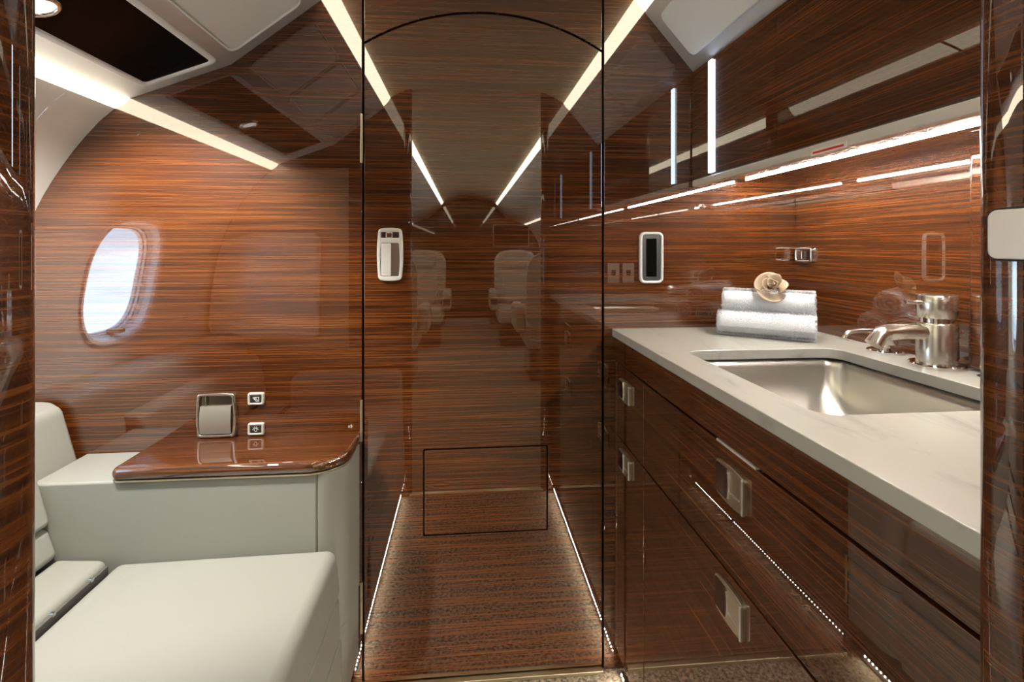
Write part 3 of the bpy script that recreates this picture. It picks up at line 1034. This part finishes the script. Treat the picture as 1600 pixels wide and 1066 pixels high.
# ------------------------------------------------------------------ backsplash, pilaster, upper cabinet
bs = rbox('backsplash', (0.887, 0.905, YV, -0.002, 0.868, 1.30), 'wood_fore_aft', r=0)
tag(bs, 'glossy orange-brown wood backsplash behind the faucet', 'panel')
bl = empty('cabinet_latch')
vanity_frame(bl, (0.887, -0.043, 1.0835))
o2, i2 = barrel(0.066, 0.036, 0.001, 0.002, 0.005), barrel(0.054, 0.026, 0.0005, 0.001, 0.003)
frame_ring('latch_frame', o2, i2, 0.010, 0.003, 'chrome', bl)
pad('latch_well', i2, 0.002, 0.0005, 'bronze', bl)
pad('latch_paddle', rrect(-0.026, -0.004, -0.012, 0.012, 0.003), 0.009, 0.002, 'chrome', bl)
tag(bl, 'small chrome flush latch on the backsplash near the corner', 'latch')
pil = rbox('pilaster', (0.864, 0.887, -0.534, -0.497, 0.892, 1.270), 'wood_fore_aft', r=0.010, seg=5)
tag(pil, 'narrow dark rounded wood post behind the faucet', 'post')
ux0, uz0, uz1 = 0.595, 1.270, 1.566
uc = empty('upper_cabinet', (0.74, -0.49, uz0))
def upart(o): return under(o, uc)
upart(bar_profile('cabinet_body', [(ux0 + 0.018, uz0 + 0.012), (0.886, uz0 + 0.012), (0.886, 1.47), (ux0 + 0.018, uz1 - 0.002)], YV, -0.002, 'wood_fore_aft', 0))
upart(rbox('cabinet_front', (ux0, ux0 + 0.017, YV, -0.003, uz0 + 0.010, uz1), 'wood_fore_aft', r=0.004, seg=4))
upart(rbox('bottom_rail', (ux0 - 0.002, ux0 + 0.020, YV, -0.010, uz0 - 0.008, uz0 + 0.009), 'silver', r=0.003))
rl = upart(rbox('rail_catch', (ux0 - 0.004, ux0 + 0.010, -0.562, -0.478, uz0 - 0.0105, uz0 - 0.0010), 'white_plastic', r=0.001))
under(rbox('red_stripe', (ux0 - 0.0046, ux0 - 0.0036, -0.556, -0.484, uz0 - 0.0075, uz0 - 0.0040), 'red_tape', r=0), rl)
for yb in (-0.114, -0.880):
    b = upart(rbox('light_bar', (ux0 - 0.005, ux0 + 0.001, yb - 0.009, yb + 0.009, uz0 + 0.015, uz1 - 0.008), 'glow_cool', r=0.001))
    b['label'] = 'bluish white glowing upright bar'
us = upart(rbox('strip_light', (0.728, 0.734, -0.945, -0.032, uz0 + 0.0085, uz0 + 0.0125), 'glow_white', r=0.001))
us['label'] = 'white glowing strip'
tag(uc, 'glossy dark wood upper cabinet with glowing bars above the counter', 'cabinet')

# sockets on the partition over the counter, seen mirrored in the aft wall
for i, x in enumerate((0.672, 0.742)):
    s = empty('wall_socket')
    s.matrix_world = Matrix(((-1, 0, 0, x), (0, 0, 1, Y_FRONT), (0, 1, 0, 0.985), (0, 0, 0, 1)))
    pad('socket_plate', rrect(-0.027, 0.027, -0.045, 0.045, 0.004), 0.006, 0.002, 'cream_plastic', s)
    pad('socket_slot', rrect(-0.010, 0.010, -0.014, 0.014, 0.002), 0.0075, 0.001, 'bronze', s)
    tag(s, ['cream wall socket mirrored above the counter, nearer the doorway', 'cream wall socket mirrored above the counter, nearer the backsplash'][i], 'socket', 'sockets on the partition')

# ------------------------------------------------------------------ towels and ribbon rose
ax = Vector((0.78, -0.626, 0)).normalized()
pr = Vector((0.626, 0.78, 0)).normalized()
def towel(center, label, L=0.186, R=0.0305, turn=0.0, seed=1):
    rnd = random.Random(seed)
    c = Vector(center)
    root = empty('rolled_towel', (c.x, c.y, c.z - R))
    T, th = 3.4, 0.0078
    n = 150
    rad = lambda a: 0.0035 + (R - 0.0035) * (a / (2 * PI * T))
    outer, inner = [], []
    for i in range(n + 1):
        a = 2 * PI * T * i / n
        r = rad(a)
        outer.append((r, a)); inner.append((max(0.001, r - th * 0.92), a))
    sect = [(r * math.cos(a + turn), r * math.sin(a + turn)) for r, a in outer] + [(r * math.cos(a + turn), r * math.sin(a + turn)) for r, a in reversed(inner)]
    m = 18
    bm = bmesh.new()
    rings = []
    for k in range(m + 1):
        s = -L / 2 + L * k / m
        ring = []
        for j, (p, q) in enumerate(sect):
            wob = 1 + 0.02 * math.sin(7 * s / L * 3 + j * 0.05 + seed) + rnd.uniform(-0.012, 0.012)
            e = (rnd.uniform(-0.002, 0.002) if k in (0, m) else 0)
            sq = 0.94 if q < 0 else 1.0
            ring.append(bm.verts.new(tuple(c + ax * (s + e + 0.002 * math.sin(j * 0.11 + seed)) + pr * p * wob + Vector((0, 0, q * wob * sq)))))
        rings.append(ring)
    N_ = len(sect)
    for a, b in zip(rings[:-1], rings[1:]):
        for i in range(N_):
            bm.faces.new((a[i], a[(i + 1) % N_], b[(i + 1) % N_], b[i]))
    for ring, flip in ((rings[0], True), (rings[-1], False)):
        h = n + 1
        for i in range(h - 1):
            f = (ring[i], ring[i + 1], ring[N_ - 2 - i], ring[N_ - 1 - i])
            try: bm.faces.new(f)
            except ValueError: pass
    o = link('towel_roll', bm, 'towel', smooth=True)
    under(o, root)
    bm = bmesh.new()
    for _ in range(16000):
        s = rnd.uniform(-L / 2, L / 2) if rnd.random() < 0.9 else rnd.choice((-1, 1)) * L / 2
        a = rnd.uniform(0, 2 * PI)
        r = R * (0.985 if abs(s) < L / 2 - 1e-6 else math.sqrt(rnd.random()))
        base = c + ax * s + pr * r * math.cos(a) + Vector((0, 0, r * math.sin(a) * (0.94 if math.sin(a) < 0 else 1)))
        dirn = pr * math.cos(a) + Vector((0, 0, math.sin(a))) + Vector((rnd.uniform(-.6, .6), rnd.uniform(-.6, .6), rnd.uniform(-.6, .6)))
        if abs(s) >= L / 2 - 1e-6: dirn += ax * (2 if s > 0 else -2)
        dirn.normalize()
        h = rnd.uniform(0.0009, 0.0024)
        side = ax * 0.0005 + Vector((rnd.uniform(-.0004, .0004), rnd.uniform(-.0004, .0004), rnd.uniform(-.0004, .0004)))
        v = [bm.verts.new(tuple(base - side)), bm.verts.new(tuple(base + side)), bm.verts.new(tuple(base + dirn * h))]
        bm.faces.new(v)
    f = link('terry_pile', bm, 'towel')
    f['kind'] = 'stuff'
    under(f, root)
    tag(root, label, 'towel', 'rolled towels on the counter')
c1 = Vector((0.699, -0.166, 0.9205))
c2 = c1 + pr * 0.0625
c3 = (c1 + c2) / 2 + Vector((0, 0, 0.0515)) + ax * 0.002
towel(c1, 'white rolled hand towel at the bottom of the pile, nearest the basin', turn=0.9, seed=3, L=0.205)
towel(c2, 'white rolled hand towel at the bottom of the pile, nearest the wall corner', turn=2.0, seed=5, L=0.200)
towel(c3, 'white rolled hand towel on top of the pile, under the tan ribbon', turn=4.2, seed=9, L=0.196)

def rose():
    root = empty('ribbon_rose', tuple(c3 + Vector((0, 0, 0.028))))
    o = c3 + Vector((0, 0, 0.034)) - pr * 0.012 + ax * 0.010
    view = (Vector((0, -1.31, 1.104)) - o).normalized()
    nrm = (view * 0.75 + Vector((0, 0, 0.65))).normalized()
    U = nrm.cross(Vector((0, 0, 1))).normalized() * -1
    Vv = nrm.cross(U).normalized()
    if Vv.z < 0: Vv = -Vv
    def petal(a0, a1, r0, r1, w, tilt, lift, tw):
        n, m = 16, 5
        bm = bmesh.new()
        g = []
        for i in range(n + 1):
            t = i / n
            a = a0 + (a1 - a0) * t
            r = r0 + (r1 - r0) * t
            row = []
            for j in range(m + 1):
                s = j / m - 0.5
                ww = w * (0.55 + 0.45 * math.sin(PI * min(1, max(0, t))))
                rr = r + s * ww * math.sin(tilt + tw * t)
                hh = lift + s * ww * math.cos(tilt + tw * t) + 0.003 * math.sin(2 * PI * t)
                row.append(bm.verts.new(tuple(o + U * rr * math.cos(a) + Vv * rr * math.sin(a) + nrm * hh)))
            g.append(row)
        for i in range(n):
            for j in range(m):
                bm.faces.new((g[i][j], g[i + 1][j], g[i + 1][j + 1], g[i][j + 1]))
        q = link('petal', bm, 'tan_ribbon', smooth=True)
        s = q.modifiers.new('solid', 'SOLIDIFY'); s.thickness = 0.0012
        under(q, root)
    D = math.radians
    petal(D(50), D(200), 0.025, 0.031, 0.030, 0.95, 0.004, -0.25)
    petal(D(190), D(330), 0.024, 0.026, 0.032, 1.15, -0.002, 0.3)
    petal(D(-45), D(55), 0.027, 0.023, 0.026, 0.55, 0.006, 0.7)
    petal(D(20), D(110), 0.020, 0.024, 0.024, 0.45, 0.012, 0.5)
    petal(D(110), D(280), 0.014, 0.017, 0.022, 0.30, 0.012, 0.5)
    petal(D(-80), D(90), 0.014, 0.012, 0.020, 0.25, 0.014, -0.5)
    petal(D(60), D(250), 0.009, 0.007, 0.017, 0.15, 0.015, 0.3)
    petal(D(200), D(420), 0.007, 0.005, 0.015, 0.10, 0.015, 0.2)
    petal(D(20), D(330), 0.002, 0.004, 0.012, 0.05, 0.014, 0.2)
    tag(root, 'tan ribbon folded into a rose on the top towel', 'ribbon')
rose()

# ------------------------------------------------------------------ floor lights
def floor_strip(x, face, label):
    root = empty('floor_light_strip', (x, -0.49, 0))
    under(rbox('channel', (x - 0.004, x + 0.004, Y_FRONT + 0.004, -0.030, 0.0, 0.020), 'alu', r=0.001), root)
    bm = bmesh.new()
    for i in range(72):
        y = -0.040 - i * 0.0130
        xf = x + face * 0.0046
        q = [bm.verts.new(p) for p in ((xf, y - 0.0016, 0.0150), (xf, y + 0.0016, 0.0150), (xf, y + 0.0016, 0.0182), (xf, y - 0.0016, 0.0182))]
        bm.faces.new(q)
    d = link('diodes', bm, 'glow_diode')
    d['kind'] = 'stuff'
    under(d, root)
    tag(root, label, 'light strip', 'dotted floor lights')
floor_strip(-0.288, 1, 'row of tiny floor lights along the foot of the bench')
floor_strip(0.398, -1, 'row of tiny floor lights along the foot of the vanity')

# ------------------------------------------------------------------ cabin behind the camera, mirrored in the door
end = plate('wall_end', [(-1.2, 0.0), (1.3, 0.0), (1.3, 1.95), (-1.2, 1.95)], [], 0.04, 'wood_cross', None, lambda u, v, n: (u, Y_END - n, v))
struct(end, 'wood wall at the far end of the cabin')
day_patch = rbox('daylight_patch', (-0.30, 0.34, -6.62, -5.95, 0.0, 0.010), 'daylight_pale', r=0.003)  # pale sheet stands in for carpet lit by daylight from the entry door
tag(day_patch, 'pale sheet painted as daylight on the carpet, far end of the mirrored aisle', 'mat')
mon = empty('wall_monitor')
mon.matrix_world = Matrix(((-1, 0, 0, 0.70), (0, 0, 1, Y_END), (0, 1, 0, 1.28), (0, 0, 0, 1)))
om, im = rrect(-0.28, 0.28, -0.17, 0.17, 0.01), rrect(-0.27, 0.27, -0.16, 0.16, 0.006)
frame_ring('monitor_frame', om, im, 0.03, 0.006, 'alu', mon)
pad('monitor_screen', im, 0.02, 0.003, 'black_glass', mon)
tag(mon, 'thin-framed dark monitor on the far wall mirrored in the door', 'monitor')
def credenza(x0, x1, label):
    e = empty('credenza', ((x0 + x1) / 2, -5.6, 0))
    under(rbox('credenza_body', (x0, x1, -6.6, -5.4, 0.0, 0.55), 'wood_cross', r=0.004), e)
    under(rbox('credenza_top', (x0 - 0.005, x1 + 0.005, -6.6, -5.39, 0.5505, 0.575), 'chrome', r=0.004), e)
    tag(e, label, 'credenza', 'credenzas at the far end')
credenza(-0.90, -0.36, 'low wood credenza at the far end of the cabin, bench side')
credenza(0.42, 1.00, 'low wood credenza at the far end of the cabin, vanity side')

def cabin_seat(loc, rotz, label):
    e = empty('cabin_seat')
    def add(o):
        o.parent = e
        return o
    # local: seat faces +y
    add(rbox('base', (-0.22, 0.22, -0.22, 0.22, 0.0, 0.26), 'wood_cross', r=0.03))
    add(rbox('seat_cushion', (-0.25, 0.25, -0.22, 0.30, 0.26, 0.44), 'seat_leather', r=0.05, seg=4))
    lean = lambda y0: (lambda u, v, n: (u, y0 + n - (v - 0.42) * 0.16, v))
    add(pad('backrest', rrect(-0.26, 0.26, 0.42, 1.06, 0.15, 8), 0.13, 0.05, 'seat_leather', None, lean(-0.27), seg=5))
    add(pad('back_pad', rrect(-0.17, 0.17, 0.45, 0.84, 0.06, 6), 0.035, 0.025, 'seat_leather', None, lean(-0.142), seg=4))
    add(pad('headrest', rrect(-0.15, 0.15, 0.86, 1.07, 0.08, 6), 0.05, 0.03, 'seat_leather', None, lean(-0.142), seg=4))
    for s in (-1, 1):
        ar = add(rbox('armrest', (s * 0.29 - 0.045, s * 0.29 + 0.045, -0.20, 0.22, 0.40, 0.62), 'seat_leather', r=0.03, seg=4))
        tip = rbox('armrest_tip', (s * 0.29 - 0.04, s * 0.29 + 0.04, 0.20, 0.232, 0.47, 0.55), 'chrome', ar, r=0.006)
    e.location = loc
    e.rotation_euler.z = rotz
    tag(e, label, 'seat', 'cabin seats mirrored in the door')
cabin_seat((-0.50, -4.55, 0), 0, 'cream leather cabin seat mirrored beside the door handle')
cabin_seat((0.60, -4.55, 0), 0, 'cream leather cabin seat mirrored to the right of the aisle')
cabin_seat((-0.64, -3.05, 0), PI, 'cream leather cabin seat turned away, bench side of the aisle')
cabin_seat((0.74, -3.05, 0), PI, 'cream leather cabin seat turned away, vanity side of the aisle')
